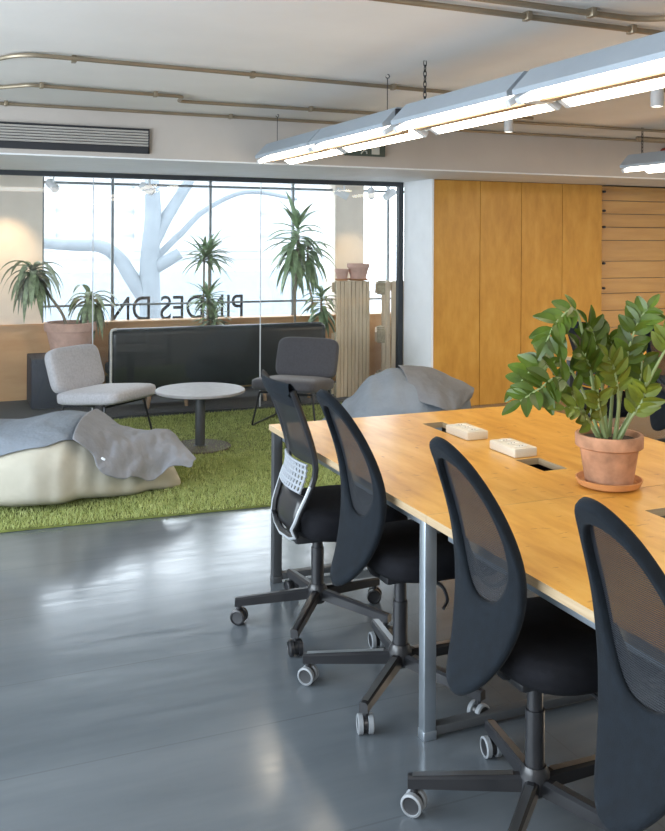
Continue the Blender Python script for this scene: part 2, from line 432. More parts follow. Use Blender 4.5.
# ------------------------------------------------------------------ ceiling services
def conduit(pts, label, r=.012, rad=.12, clips=(), z=CZ - .02):
    pts = [(p[0], p[1], p[2] if len(p) > 2 else z) for p in pts]
    t = thing('ceiling_conduit', label, 'pipe', pts[0], 0, 'metal conduits along the ceiling')
    o = Vector(pts[0])
    obj('pipe', MB().tube([p - o for p in arc_path(pts, rad)], r, 8), 'conduit', t)
    for (cx, cy) in clips:
        obj('clip', MB().span((cx - .012 - o.x, cy - .022 - o.y, -r * 1.3), (cx + .012 - o.x, cy + .022 - o.y, .02), .003), 'conduit', t)
conduit([(-1.4, 5.55), (.20, 5.13), (.36, 4.83), (3.0, 4.99), (3.12, 5.35), (3.12, 6.6)], 'brass conduit bending up at both ends, first one before the lamp chains', clips=[(.62, 4.88), (1.6, 4.93), (2.5, 4.965)])
conduit([(-1.2, 6.2), (.3, 6.0), (.48, 5.80), (1.43, 5.86), (1.45, 6.07), (6.2, 6.02)], 'conduit with a small jog over the sofa area', rad=.04, clips=[(.55, 5.805), (1.25, 5.85), (2.4, 6.06), (3.6, 6.05)])
conduit([(X0, 6.69), (X1, 6.69)], 'long straight conduit in the corner above the vent bulkhead', clips=[(.4, 6.69), (2.0, 6.69), (3.6, 6.69)])
conduit([(.4, 3.12), (2.86, 3.17), (4.6, 3.2)], 'lower of two conduits crossing above the lamp row at the top edge', r=.013, clips=[(2.2, 3.155), (2.75, 3.17)])
conduit([(.4, 2.95), (2.66, 3.01), (2.82, 2.86), (2.84, 1.2)], 'conduit bending toward the camera at the top edge corner', r=.013, rad=.15, clips=[(2.4, 3.0)])
conduit([(3.45, 4.36), (7.5, 4.42)], 'short conduit beside the larger cylinder spotlight', clips=[(5, 4.38)])
conduit([(3.3, 5.78), (4.1, 5.80)], 'short conduit feeding the smaller cylinder spotlight', r=.01)
conduit([(5.75, 6.55), (8.4, 6.62)], 'thick greenish cable duct near the red alarm', r=.02)

# cylinder spotlights on the ceiling
def cylspot(x, y, label, r=.034, h=.12):
    t = thing('ceiling_spotlight', label, 'spotlight', (x, y, CZ), 0, 'cylinder spotlights on the ceiling')
    obj('housing', MB().lathe([(0, 0), (r, 0), (r, -h), (r * .85, -h), (r * .82, -h + .012), (0, -h + .012)], seg=20), 'lightgrey', t)
    obj('lens', MB().cyl((0, 0, -h + .006), r * .78, .004, 16), 'spotlens', t)
    sp = bpy.data.lights.new('spot_beam', 'SPOT'); sp.energy = 28; sp.color = (1, .80, .55); sp.spot_size = 1.9; sp.spot_blend = .8; sp.shadow_soft_size = .03
    so = bpy.data.objects.new('spot_beam', sp); COL.objects.link(so); so.location = (x, y, CZ - h - .01)
cylspot(3.95, 5.90, 'small cylinder spotlight seen above the plywood panels')
cylspot(3.98, 4.36, 'larger cylinder spotlight near the edge, nearer the camera', .038, .125)

# red alarm beacon, exit sign, vent
t = thing('fire_alarm', 'small dark red alarm on the bulkhead under the cable duct', 'alarm', (6.25, SY + .004, 2.445))
obj('base', MB().cyl((0, 0, 0), .05, .03, 20, Matrix.Rotation(PI / 2, 4, 'X')), 'red', t)
obj('dome', MB().lathe([(.04, .03), (.038, .05), (.024, .068), (0, .075)], seg=20, mat=Matrix.Rotation(PI / 2, 4, 'X')), 'red', t)
t = thing('exit_sign', 'dark green exit sign with white pictogram behind the lamp', 'sign', (3.14, SY - .012, 2.35))
obj('plate', MB().box((0, 0, 0), (.36, .02, .115), bev=.004), 'exitgreen', t)
p = MB().span((.055, -.014, -.042), (.125, -.011, .042))
p.tube([(-.04, -.012, -.04), (-.015, -.012, -.012), (-.01, -.012, .014)], .006, 6).tube([(-.01, -.012, .014), (-.03, -.012, .004)], .005, 6)
p.tube([(-.015, -.012, -.012), (.01, -.012, -.022), (.012, -.012, -.04)], .006, 6).tube([(-.01, -.012, .014), (.018, -.012, .006)], .005, 6).cyl((-.004, -.016, .03), .009, .006, 12, Matrix.Rotation(-PI / 2, 4, 'X'))
obj('pictogram', p, 'exitwhite', t, smooth=False)
t = thing('vent_grille', 'long slatted air vent grille set in the bulkhead', 'vent', (.1, SY, 2.33))
obj('backing', MB().span((-1.9, -.012, -.085), (1.285, -.002, .085)), 'ventdark', t, smooth=False)
f = MB().span((-1.9, -.03, .08), (1.295, -.0, .09)).span((1.285, -.03, -.09), (1.295, 0, .09)).span((-1.9, -.03, -.09), (1.295, 0, -.045))
obj('frame', f, 'ventdark', t, smooth=False)
sl = MB()
for k in range(6):
    sl.box((-.31, -.024, -.032 + k * .02), (3.19, .018, .006), Matrix.Rotation(-.5, 3, 'X'))
obj('slats', sl, 'vent', t, smooth=False)

# fluorescent luminaires hung on chains
def chain(x, y, z0, z1, wire=False):
    m = MB()
    if wire:
        m.tube([(x, y, z0), (x, y, z1 - .02)], .0025, 6)
        m.tube([(x + .012 * math.sin(a), y, z1 - .012 + .012 * math.cos(a)) for a in [k * PI / 4 for k in range(7)]], .003, 6)
        return m
    n = max(3, int((z1 - z0) / .026)); st = (z1 - z0) / n
    for i in range(n):
        zc = z0 + (i + .5) * st; h = st * .68; w = .0085
        pts = [(w * math.cos(a), h * math.sin(a)) for a in [k * PI / 4 for k in range(8)]]
        m.tube([(x + p[0], y, zc + p[1]) if i % 2 else (x, y + p[0], zc + p[1]) for p in pts], .0028, 5, closed=True)
    return m
LZ = 2.225
LX = 2.32
def lamp_proto(L, label, loc):
    t = thing('fluorescent_lamp', label, 'lamp', loc, 0, 'chain-hung fluorescent lamps over the desks')
    outer = [(-.145, .0), (-.15, .022), (-.06, .115), (.06, .115), (.15, .022), (.145, .0), (.035, .035), (-.035, .035)]
    obj('housing', MB().prism(outer, 0, L), 'lamphousing', t, ang=20)
    obj('channel', MB().span((-.026, .02, -.021), (.026, L - .02, .05), .005), 'lampchannel', t)
    for s in (-1, 1):
        r = Matrix.Rotation(s * .52, 3, 'Y')
        obj('diffuser', MB().box((s * .088, L / 2, -.004), (.098, L - .07, .022), r, .007), 'tube', t)
        for yy in (.02, L - .02):
            obj('end_cap', MB().box((s * .088, yy, -.002), (.100, .034, .03), r, .004), 'lightgrey', t)
    return t
LL = 1.08
l0 = lamp_proto(LL, 'fluorescent lamp at the far end, pointing to the glass partition', (LX, 5.54, LZ))
l1 = dup(l0, (LX, 4.44, LZ), 0, 'fluorescent lamp before the exit sign, hung by a thin wire')
l2 = dup(l0, (LX, 3.26, LZ), 0, 'fluorescent lamp on a thick chain, in the middle of the row')
l3 = dup(l0, (LX, 2.14, LZ), 0, 'fluorescent lamp nearest the camera, cut by the photo edge')
l4 = dup(l0, (5.35, 5.05, LZ), 0, 'fluorescent lamp of the other row, tip showing above the brown plank panel')
for q, yy, wire in ((l0, LL - .08, True), (l1, .24, True), (l2, LL - .10, False), (l3, .05, False), (l4, .2, False), (l4, LL - .1, False)):
    obj('chain', chain(0, yy, .115, CZ - LZ, wire), 'darksteel', q)
obj('end_plate', MB().span((-.075, -.012, .03), (.075, -.002, .105), .003), 'ventdark', l1)
obj('power_cable', MB().tube(arc_path([(.0, -.005, .06), (-.03, -.06, .04), (-.10, -.11, -.03), (.02, -.12, .05)], .06), .008, 8), 'lightgrey', l1)
obj('joint_cover', MB().box((.0, -.01, .005), (.12, .11, .05), None, .012), 'lightgrey', l2)

# ------------------------------------------------------------------ desks
def desk(name, label, x0, x1, y0, y1, holes, cat='desk', group=None, ends=2):
    t = thing(name, label, cat, (x0, y0, 0), 0, group)
    W, L, H, T = x1 - x0, y1 - y0, .74, .026
    xs = sorted({0, W} | {h[0] - x0 for h in holes} | {h[1] - x0 for h in holes}); ys = sorted({0, L} | {h[2] - y0 for h in holes} | {h[3] - y0 for h in holes})
    def inhole(cx, cy): return any(h[0] - x0 < cx < h[1] - x0 and h[2] - y0 < cy < h[3] - y0 for h in holes)
    m = MB(); bm = m.bm; V = {}
    def v(i, j, z):
        k = (i, j, z)
        if k not in V: V[k] = bm.verts.new((xs[i], ys[j], z))
        return V[k]
    cells = {(i, j) for i in range(len(xs) - 1) for j in range(len(ys) - 1) if not inhole((xs[i] + xs[i + 1]) / 2, (ys[j] + ys[j + 1]) / 2)}
    for (i, j) in cells:
        bm.faces.new((v(i, j, H), v(i + 1, j, H), v(i + 1, j + 1, H), v(i, j + 1, H)))
        bm.faces.new((v(i, j + 1, H - T), v(i + 1, j + 1, H - T), v(i + 1, j, H - T), v(i, j, H - T)))
        for di, dj, a, c in ((-1, 0, (i, j + 1), (i, j)), (1, 0, (i + 1, j), (i + 1, j + 1)), (0, -1, (i, j), (i + 1, j)), (0, 1, (i + 1, j + 1), (i, j + 1))):
            if (i + di, j + dj) not in cells:
                bm.faces.new((v(*a, H - T), v(*c, H - T), v(*c, H), v(*a, H)))
    top = obj('tabletop', m, 'tabletop', t, smooth=False)
    top.data.materials.append(M['tableedge'])
    for p in top.data.polygons:
        if abs(p.normal.z) < .5: p.material_index = 1
    for yy in (.035, L - .035)[:ends]:
        for xx in (.028, W - .028):
            obj('leg', MB().span((xx - .022, yy - .020, .012), (xx + .022, yy + .020, H - T), .003), 'steel' if yy < 1 else 'tablecol', t)  # far-end legs and feet take darker steel, backlit shade put into the colour
            obj('foot', MB().span((xx - .024, yy - .022, 0), (xx + .024, yy + .022, .03), .003), 'steel' if yy < 1 else 'tablecol', t)
        obj('floor_bar', MB().span((.052, yy - .02, .012), (W - .052, yy + .02, .042), .003), 'tablecol', t)
        obj('top_bar', MB().span((.052, yy - .02, H - T - .045), (W - .052, yy + .02, H - T), .003), 'tablecol', t)
    for xx in (.06, W - .06):
        obj('rail', MB().span((xx - .015, .06, H - T - .045), (xx + .015, L - .06, H - T), .003), 'steel', t)
    obj('cable_tray', MB().span((W / 2 - .14, .12, H - T - .14), (W / 2 + .14, L - .12, H - T - .12)).span((W / 2 - .14, .12, H - T - .14), (W / 2 - .13, L - .12, H - T - .03)).span((W / 2 + .13, .12, H - T - .14), (W / 2 + .14, L - .12, H - T - .03)), 'darkslot', t, smooth=False)
    return t
desk('workbench', 'knotty orange wood desk with cream power blocks, its far edge toward the lounge', 1.438, 2.925, 2.606, 4.15, [(2.13, 2.24, 3.68, 3.90), (2.13, 2.24, 2.93, 3.12)], group='desks joined in the long row')
desk('workbench', 'knotty orange wood desk in front, cut by the photo edge, carrying the potted plant', 1.438, 2.925, 1.055, 2.604, [(2.13, 2.24, 2.15, 2.38)], group='desks joined in the long row', ends=1)
desk('workbench', 'second wooden desk seen behind the potted plant', 4.37, 5.86, 4.22, 5.76, [])

def power_block(x, y, label, L=.19):
    t = thing('power_block', label, 'power socket', (x, y, .74), 0, 'power blocks lying on the desk')
    obj('case', MB().box((0, 0, .0195), (.110, L, .038), None, .006), 'powerbox', t)
    s = MB()
    for k in (-1, 0, 1):
        s.lathe([(0, .0385), (.024, .0385), (.026, .041), (.022, .0412), (.02, .0395), (0, .0395)], (0.0, k * L * .3, 0), 20)
    obj('socket', s, 'socket', t)
    s = MB()
    for k in (-1, 0, 1):
        for q in (-1, 1): s.cyl((q * .007, k * L * .3, .0396), .0025, .0012, 8)
    obj('socket_holes', s, 'socketdark', t)
power_block(2.185, 3.585, 'cream power block on the desk, farther from the plant')
power_block(2.195, 3.235, 'cream power block on the desk, closer to the plant')

# ------------------------------------------------------------------ potted ZZ plant and saucer
PX_, PY_ = 2.22, 2.665
s = MB().lathe([(0, 0), (.088, 0), (.108, .008), (.119, .03), (.113, .031), (.102, .014), (0, .012)], seg=48)
so = obj('plant_saucer', s, 'saucer'); so.location = (PX_, PY_, .741)
tag(so, 'round terracotta saucer under the potted plant on the desk', 'saucer')
t = thing('potted_plant', 'glossy green plant with feathery stems in a worn terracotta pot', 'plant', (PX_, PY_, .754), -YAW)
obj('pot', MB().lathe([(0, 0), (.080, 0), (.084, .004), (.103, .125), (.104, .128), (.115, .130), (.119, .134), (.120, .172), (.117, .177), (.108, .177), (.104, .168), (.100, .13), (0, .13)], seg=48), 'terracotta', t)
obj('soil', MB().lathe([(0, .158), (.05, .16), (.1045, .155)], seg=32), 'soil', t)
def catmull(pts, n=8):
    pts = [Vector(p) for p in pts]; P = [pts[0] * 2 - pts[1]] + pts + [pts[-1] * 2 - pts[-2]]; out = []
    for i in range(1, len(P) - 2):
        for k in range(n):
            u = k / n; a, b_, c, d = P[i - 1:i + 3]
            out.append(.5 * ((2 * b_) + (c - a) * u + (2 * a - 5 * b_ + 4 * c - d) * u * u + (3 * b_ - a - 3 * c + d) * u ** 3))
    out.append(P[-2]); return out
def leaflet(m, base, dirv, nrm, L, W, curl=.15):
    d = dirv.normalized(); side = d.cross(nrm).normalized(); n = side.cross(d).normalized()
    rows = []
    for i in range(7):
        u = i / 6; w = W * (math.sin(PI * min(1, u * .93 + .04)) ** .75) * (1 - .28 * u) * .5 + .0008
        c = base + d * (u * L) - n * (curl * L * u * u)
        rows.append([c - side * w + n * w * .35, c, c + side * w + n * w * .35])
    m.grid(rows)
def frond(px, leafL=.075, mat='leaf', start=.35, npair=8, facing=None, rnd=1):
    # points are centimetres: right of the pot centre, above the rim, toward the viewer
    pts = [Vector((p[0] * .01, -p[2] * .01, .165 + p[1] * .01)) for p in px]
    cv = catmull(pts, 8); n = len(cv)
    st = obj('stem', MB().tube(cv, [.0062 * (1 - .7 * i / n) + .0012 for i in range(n)], 7), 'stem', t)
    m = MB(); rng = random.Random(int(px[-1][0] * 13 + px[-1][1] * 7 + 100))
    for k in range(npair):
        u = start + (1 - start) * (k + .3) / npair; i = min(n - 2, int(u * (n - 1)))
        p = cv[i]; tg = (cv[i + 1] - cv[max(0, i - 1)]).normalized()
        up = facing or Vector((0, -.75, .65)); sd = tg.cross(up)
        if sd.length < .1: sd = Vector((1, 0, 0))
        sd.normalize(); up2 = sd.cross(tg)
        sc = (.75 + .35 * math.sin(PI * (k + .8) / (npair + .6)))
        for s_ in (-1, 1):
            dv = sd * s_ * (1 + .15 * rng.uniform(-1, 1)) + tg * (.75 + .3 * rng.uniform(-1, 1)) + up2 * (.25 + .3 * rng.uniform(-1, 1) * rnd)
            leaflet(m, p, dv, (up2 + sd * s_ * -.2 + Vector((rng.uniform(-.3, .3) for _ in range(3))) * rnd).normalized(), leafL * sc * rng.uniform(.88, 1.12), leafL * sc * .60)
    leaflet(m, cv[-1], cv[-1] - cv[-2], up2, leafL * .9, leafL * .45)
    lo = obj('leaves', m, mat, st, fix=False)
frond([(-2, -1, 2), (-6, 14, 3), (-10.5, 36, 4), (-14, 46, 5), (-21, 42, 8), (-25, 35, 9)], .078, 'leaf', .58, 6)
frond([(-4, -1, 2), (-12, 12, 5), (-20, 22, 8), (-28, 19, 12), (-35, 15, 14)], .088, 'leaf', .32, 7)
frond([(-3, -1, 0), (-9, 16, -2), (-17, 27, -4), (-26, 24, -5), (-32, 17, -6)], .085, 'leaf', .35, 7)
frond([(2, -1, 1), (4, 18, 1), (6.5, 30, 0), (10.5, 41, -1), (14, 46, -1)], .078, 'leaf', .42, 8)
frond([(3, -1, 2), (9, 12, 3), (15, 25, 4), (19, 33, 5), (22, 37, 5)], .080, 'leafb', .66, 3)
frond([(0, -1, -2), (-2, 20, -3), (-5, 36, -3), (-8, 41, -1)], .072, 'leaf', .45, 6)
frond([(1, -1, 3), (1.5, 13, 6), (-1, 25, 9), (-4, 30, 11)], .07, 'leafb', .45, 6)
frond([(-4, -1, 3), (-9, 6, 8), (-14, 12, 12), (-20, 13, 15)], .075, 'leafb', .35, 5)
frond([(3, -1, -1), (9, 10, -2), (12, 20, -3), (13, 30, -3)], .075, 'leaf', .4, 6)
frond([(2, -1, 3), (6, 8, 6), (9, 14, 8), (10, 21, 9)], .07, 'leafb', .4, 5)
frond([(-1, -1, 0), (-5, 16, 2), (-9, 27, 4), (-13, 33, 7)], .08, 'leaf', .42, 6)
frond([(1, -1, -3), (3, 16, -6), (4, 28, -8), (2, 36, -9)], .075, 'leaf', .4, 7)
frond([(-2, -1, 4), (-5, 7, 8), (-7, 13, 11), (-8, 19, 13)], .06, 'leafb', .4, 5)

# ------------------------------------------------------------------ task chairs
PROF = [(.40, -.275), (.477, -.222), (.553, -.190), (.668, -.170), (.774, -.176), (.89, -.208), (1.02, -.267), (1.11, -.328)]
def cubic(tab, x):
    n = len(tab); x = min(max(x, tab[0][0]), tab[-1][0])
    i = max(k for k in range(n - 1) if tab[k][0] <= x)
    def slope(k):
        a, b_ = tab[max(0, k - 1)], tab[min(n - 1, k + 1)]
        return (b_[1] - a[1]) / (b_[0] - a[0])
    (x0, y0), (x1, y1) = tab[i], tab[i + 1]; h = x1 - x0; t = (x - x0) / h
    return y0 * (1 + 2 * t) * (1 - t) ** 2 + h * slope(i) * t * (1 - t) ** 2 + y1 * t * t * (3 - 2 * t) + h * slope(i + 1) * t * t * (t - 1)
def back_x(z): return cubic(PROF, z)
def egg(zc, hz, hy, n=40, taper=.28, e=.86):
    out = []
    for k in range(n):
        a = 2 * PI * k / n; c_, s_ = math.cos(a), math.sin(a)
        z = zc + hz * math.copysign(abs(c_) ** .92, c_); y = hy * math.copysign(abs(s_) ** e, s_)
        f = (z - .75) / .36
        y *= 1 - taper * max(0, f) - .20 * max(0, -f) ** 1.5
        out.append((y, z))
    return out
def surf(y, z, push=0): return (back_x(z) + .75 * y * y + push, y, z)
def base_parts(t, rot, hub_z=.14, foot_z=.085, R=.335, tread='castergrey', edge=True):
    obj('column', MB().cyl((0, 0, .10), .027, .22, 20).cyl((0, 0, .31), .022, .12, 20), 'plastic', t)
    obj('hub', MB().lathe([(0, .085), (.03, .085), (.04, .095), (.042, .145), (.031, .165), (0, .165)], seg=24), 'plastic', t)
    for k in range(5):
        a = rot + k * 2 * PI / 5; d = Vector((math.cos(a), math.sin(a), 0)); n = Vector((-d.y, d.x, 0))
        m = MB(); rows = []
        for i in range(5):
            u = i / 4; c = d * (.03 + (R - .012) * u) + Vector((0, 0, hub_z - .018 + (foot_z + .030 - hub_z) * u)); w = .019 - .004 * u; h = .027 - .006 * u
            rows.append([c + n * w - Vector((0, 0, h)), c + n * w + Vector((0, 0, h * .3)), c + n * w * .5 + Vector((0, 0, h * .6)), c - n * w * .5 + Vector((0, 0, h * .6)), c - n * w + Vector((0, 0, h * .3)), c - n * w - Vector((0, 0, h))])
        g = m.grid(rows, True); m.bm.faces.new(g[-1]); m.bm.faces.new(g[0][::-1])
        leg = obj('base_leg', m, 'plastic', t, ang=25)
        if edge:
            q = [[c + n * s_ * .011 + Vector((0, 0, h + .0015)) for s_ in (-1, 1)] for c, h in ((d * .06 + Vector((0, 0, hub_z - .018 + (foot_z + .030 - hub_z) * .1)), .0166), (d * (R + .005) + Vector((0, 0, foot_z + .013)), .0128))]
            obj('top_strip', MB().poly([q[0][0], q[0][1], q[1][1], q[1][0]]), 'chrome', leg, smooth=False)
        c = d * R
        ca = a + 1.2 + k * .9; ax = Vector((math.cos(ca), math.sin(ca), 0))
        mt = ax.to_track_quat('Z', 'Y').to_matrix().to_4x4()
        m = MB().cyl((c.x, c.y, .04), .011, .05, 12)
        m.lathe([(.0, -.006), (.026, -.006), (.026, .006), (0, .006)], (c.x, c.y, .034), 20, mt)
        cs = obj('caster', m, 'plastic', leg)
        m = MB(); m2 = MB()
        for s_ in (-1, 1):
            m.lathe([(.026, s_ * .008), (.032, s_ * .010), (.032, s_ * .024), (.026, s_ * .027), (.024, s_ * .024)], (c.x, c.y, .0325), 24, mt)
            m2.lathe([(.0245, s_ * .023), (.020, s_ * .022), (0, s_ * .0255)], (c.x, c.y, .0325), 20, mt)
        obj('caster_wheel', m, tread, leg); obj('wheel_hub', m2, 'plastic', leg)
def mesh_chair(label, loc, rz, rot):
    t = thing('task_chair', label, 'chair', loc, rz, 'black task chairs at the desks')
    N = 44; O = egg(.755, .345, .168, N); I = egg(.85, .195, .128, N, taper=.2, e=.8)
    m = MB(); R5 = []
    for k in range(5):
        u = k / 4
        R5.append([surf(O[i][0] * (1 - u) + I[i][0] * u, O[i][1] * (1 - u) + I[i][1] * u) for i in range(N)])
    m.grid(R5, True)
    o = obj('backrest', m, 'fabric', t, fix=True); solid(o, .030); subsurf(o, 1)
    m = MB(); rows = []
    for k in range(7):
        u = 1.04 * (1 - k / 6) + .001
        rows.append([surf(I[i][0] * u, .85 + (I[i][1] - .85) * u, .004) for i in range(N)])
    m.grid(rows, True); obj('backrest_mesh', m, 'net', t)
    # lumbar bar behind the net
    obj('lumbar_support', MB().tube([surf(y, .69 + .1 * (y / .13) ** 2, .013) for y in [-.12 + .024 * k for k in range(11)]], .007, 8), 'plastic', t)
    m = MB(); rows = []
    for (z, sc) in ((.452, .84), (.458, .94), (.475, 1.0), (.508, 1.0), (.528, .96), (.538, .86), (.541, .5), (.541, .05)):
        rows.append([(.09 + .235 * sc * math.copysign(abs(math.cos(a)) ** .62, math.cos(a)), .235 * sc * math.copysign(abs(math.sin(a)) ** .6, math.sin(a)),
                      z - (.028 * max(0, math.cos(a)) ** 2 * sc)) for a in [2 * PI * i / 36 for i in range(36)]])
    g = m.grid(rows, True); m.bm.faces.new(g[0][::-1]); m.bm.faces.new(g[-1])
    obj('seat', m, 'seat', t, ang=60)
    m = MB().span((-.09, -.07, .405), (.16, .07, .458), .012)
    m.tube(arc_path([(-.02, 0, .425), (-.12, 0, .425), (-.138, 0, .58)], .05), .012, 10)
    obj('tilt_mechanism', m, 'plastic', t)
    obj('lever', MB().tube(arc_path([(.05, -.06, .43), (.06, -.20, .43), (.05, -.25, .40), (.02, -.27, .385)], .03), .006, 8), 'plastic', t)
    obj('seat_bracket', MB().tube(arc_path([(.20, -.19, .45), (.24, -.255, .465), (.23, -.265, .57), (.17, -.25, .595)], .05), .009, 8), 'plastic', t)
    base_parts(t, rot)
    return t
c0 = mesh_chair('black mesh task chair beside the front metal desk leg, whole star base showing', (1.53, 2.14, 0), 0, math.radians(150))
dup(c0, (1.535, 2.97, 0), math.radians(1), 'black mesh task chair directly beside the white-edged chair')
dup(c0, (1.53, 1.515, 0), math.radians(-1), 'black mesh task chair closest to the camera, cropped by the photo corner')
dup(c0, (4.455, 4.60, 0), math.radians(3), 'black mesh task chair at the second desk, seen beside the plant at the edge')

def frame_chair(label, loc, rz, rot):
    t = thing('task_chair', label, 'chair', loc, rz, 'black task chairs at the desks')
    P = [(.40, -.155), (.46, -.17), (.58, -.135), (.68, -.105), (.80, -.13), (.95, -.185), (1.07, -.235)]
    def sx(y, z, p=0): return (cubic(P, z) + .9 * y * y + p, y, z)
    def hw(z): return interp([(.40, .12), (.5, .165), (.62, .185), (.8, .20), (1.06, .205)], z)
    zs = [.45 + (1.02 - .45) * k / 16 for k in range(17)]
    loop = [sx(-hw(z), z) for z in zs[::-1]] + [sx(-.155, .425), sx(-.11, .41), sx(0, .405), sx(.11, .41), sx(.155, .425)] + [sx(hw(z), z) for z in zs]
    obj('back_frame', MB().tube(loop, .0135, 8), 'plastic', t)
    edge = [sx(-hw(z) - .004, z, -.008) for z in zs[5::-1]] + [sx(-.158, .421, -.008), sx(-.11, .403, -.008), sx(0, .397, -.008), sx(.11, .403, -.008), sx(.158, .421, -.008)] + [sx(hw(z) + .004, z, -.008) for z in zs[:6]]
    obj('white_edge', MB().tube(edge, .0085, 8), 'edgegrey', t)
    m = MB()
    m.grid([[sx(hw(z) * (-1 + 2 * k / 10), z, .004) for k in range(11)] for z in [.71 + .31 * j / 12 for j in range(13)]])
    obj('backrest_mesh', m, 'darknet', t)
    m = MB(); m.grid([[sx(.207 * (-1 + 2 * k / 12), 1.0 + .055 * math.sin(a) , -.018 * math.cos(a)) for k in range(13)] for a in [PI * 2 * j / 10 for j in range(10)] + [0]])
    o = obj('head_bar', m, 'fabric', t); subsurf(o, 1)
    m = MB()                                            # perforated lumbar panel: bars leave real holes
    for j in range(6):
        z = .595 + j * .022
        m.tube([sx(hw(z) * .80 * (-1 + 2 * k / 12), z, -.012) for k in range(13)], .0055, 6)
    for k in range(11):
        y = (-1 + 2 * k / 10) * .14
        m.tube([sx(y, .593 + .112 * j / 5, -.012) for j in range(6)], .0065, 6)
    obj('lumbar_panel', m, M['lumbargrey'], t)
    m = MB().grid([[sx(.15 * (-1 + 2 * k / 8), z, .03) for k in range(9)] for z in [.44 + .12 * j / 4 for j in range(5)]]) and None
    m = MB(); m.grid([[sx(.13 * (-1 + 2 * k / 8), z, .025) for k in range(9)] for z in [.43 + .14 * j / 4 for j in range(5)]])
    o = obj('back_bracket', m, 'plastic', t); solid(o, .025)
    m = MB(); rows = []
    for (z, sc) in ((.40, .86), (.41, .96), (.44, 1.0), (.485, 1.0), (.51, .95), (.52, .80), (.522, .4), (.521, .05)):
        rows.append([(.12 + .24 * sc * math.copysign(abs(math.cos(a)) ** .55, math.cos(a)), .24 * sc * math.copysign(abs(math.sin(a)) ** .5, math.sin(a)),
                      z - (.02 * max(0, math.cos(a)) ** 2 * sc)) for a in [2 * PI * i / 36 for i in range(36)]])
    g = m.grid(rows, True); m.bm.faces.new(g[0][::-1]); m.bm.faces.new(g[-1])
    obj('seat', m, 'seat', t, ang=60)
    obj('tilt_mechanism', MB().span((-.12, -.08, .36), (.16, .08, .405), .012), 'plastic', t)
    base_parts(t, rot, .15, .085, .33, 'plastic', False)
    return t
a0 = frame_chair('black task chair with white-edged back frame and white perforated lumbar panel', (1.475, 3.62, 0), math.radians(-4), math.radians(165))
a1 = dup(a0, (4.36, 5.30, 0), math.radians(0), 'flat-topped black task chair at the second desk, half hidden by the plant')

for ch in a1.children:
    if ch.name.split('.')[0] in ('lumbar_panel', 'white_edge'):
        ch.name = 'lumbar_panel' if ch.name.startswith('lumbar') else 'edge_trim'
        ch.material_slots[0].link = 'OBJECT'; ch.material_slots[0].material = M['plastic']

# ------------------------------------------------------------------ lounge furniture
CR = Vector((math.cos(YAW), -math.sin(YAW), 0))       # to the right in the photo, level
def cushion(m, c, d, rot, puff=.25, n=10, e=.35):
    # rounded, slightly puffed pad: centre c, size d, rot a 3x3
    rows = []
    for i in range(n + 1):
        ph = -PI / 2 + PI * i / n; cz, sz = math.cos(ph), math.sin(ph)
        row = []
        for k in range(40):
            a = 2 * PI * k / 40
            pf = (1 - abs(sz) ** 5) ** puff if i not in (0, n) else 0; pf = max(pf, .02)
            x = math.copysign(abs(math.cos(a)) ** e, math.cos(a)) * pf
            y = math.copysign(abs(math.sin(a)) ** e, math.sin(a)) * pf
            z = math.copysign(abs(sz) ** .8, sz) * (1 - .25 * (abs(x) ** 4 + abs(y) ** 4) / 2)
            row.append(Vector(c) + rot @ Vector((x * d[0] / 2, y * d[1] / 2, z * d[2] / 2)))
        rows.append(row)
    g = m.grid(rows, True); m.bm.faces.new(g[0][::-1]); m.bm.faces.new(g[-1])
    return m
def lounge_chair(label, loc, rz, fab, w=.58):
    t = thing('lounge_chair', label, 'chair', loc, rz, 'low lounge chairs around the round table')      # faces -y, origin on the floor under the seat
    obj('seat', cushion(MB(), (0, -.02, .35), (w + .02, .64, .125), Matrix.Rotation(math.radians(-5), 3, 'X'), .22), fab, t, ang=80)
    obj('backrest', cushion(MB(), (0, .315, .535), (w, .37, .11), Matrix.Rotation(math.radians(72), 3, 'X'), .22), fab, t, ang=80)
    for s in (-1, 1):
        x = s * (w / 2 - .05)
        obj('leg', MB().tube(arc_path([(x, -.20, .295), (s * (w / 2 + .0), -.25, .012), (s * (w / 2 + .0), .29, .012), (x, .20, .30)], .03), .009, 8), 'darksteel', t)
        obj('back_support', MB().tube(arc_path([(x, -.1, .292), (x, .26, .31), (x, .42, .62)], .06), .009, 8), 'darksteel', t)
    obj('seat_frame', MB().tube([(-w / 2 + .05, -.2, .293), (w / 2 - .05, -.2, .293)], .009, 8).tube([(-w / 2 + .05, .2, .30), (w / 2 - .05, .2, .30)], .009, 8), 'darksteel', t)
    return t
lounge_chair('low light grey lounge chair with thin black legs', (1.22, 7.56, 0.012), math.radians(40), 'lgfabric')
lounge_chair('low dark grey lounge chair with thin black legs', (2.83, 7.50, 0.012), math.radians(-42), 'dgfabric')

t = thing('side_table', 'low round grey cafe table on a single dark column', 'table', (1.84, 6.93, .012))
obj('tabletop', MB().lathe([(0, .425), (.335, .425), (.345, .430), (.345, .442), (.338, .447), (0, .447)], seg=64), 'stone', t)
obj('column', MB().cyl((0, 0, .012), .038, .414, 24).lathe([(.038, .02), (.05, .016), (.05, .012)], seg=24), 'tablecol', t)
obj('base_plate', MB().lathe([(0, 0), (.235, 0), (.24, .004), (.235, .012), (0, .014)], seg=48), plain('rusty_base', (.11, .095, .07), .7, .3), t)

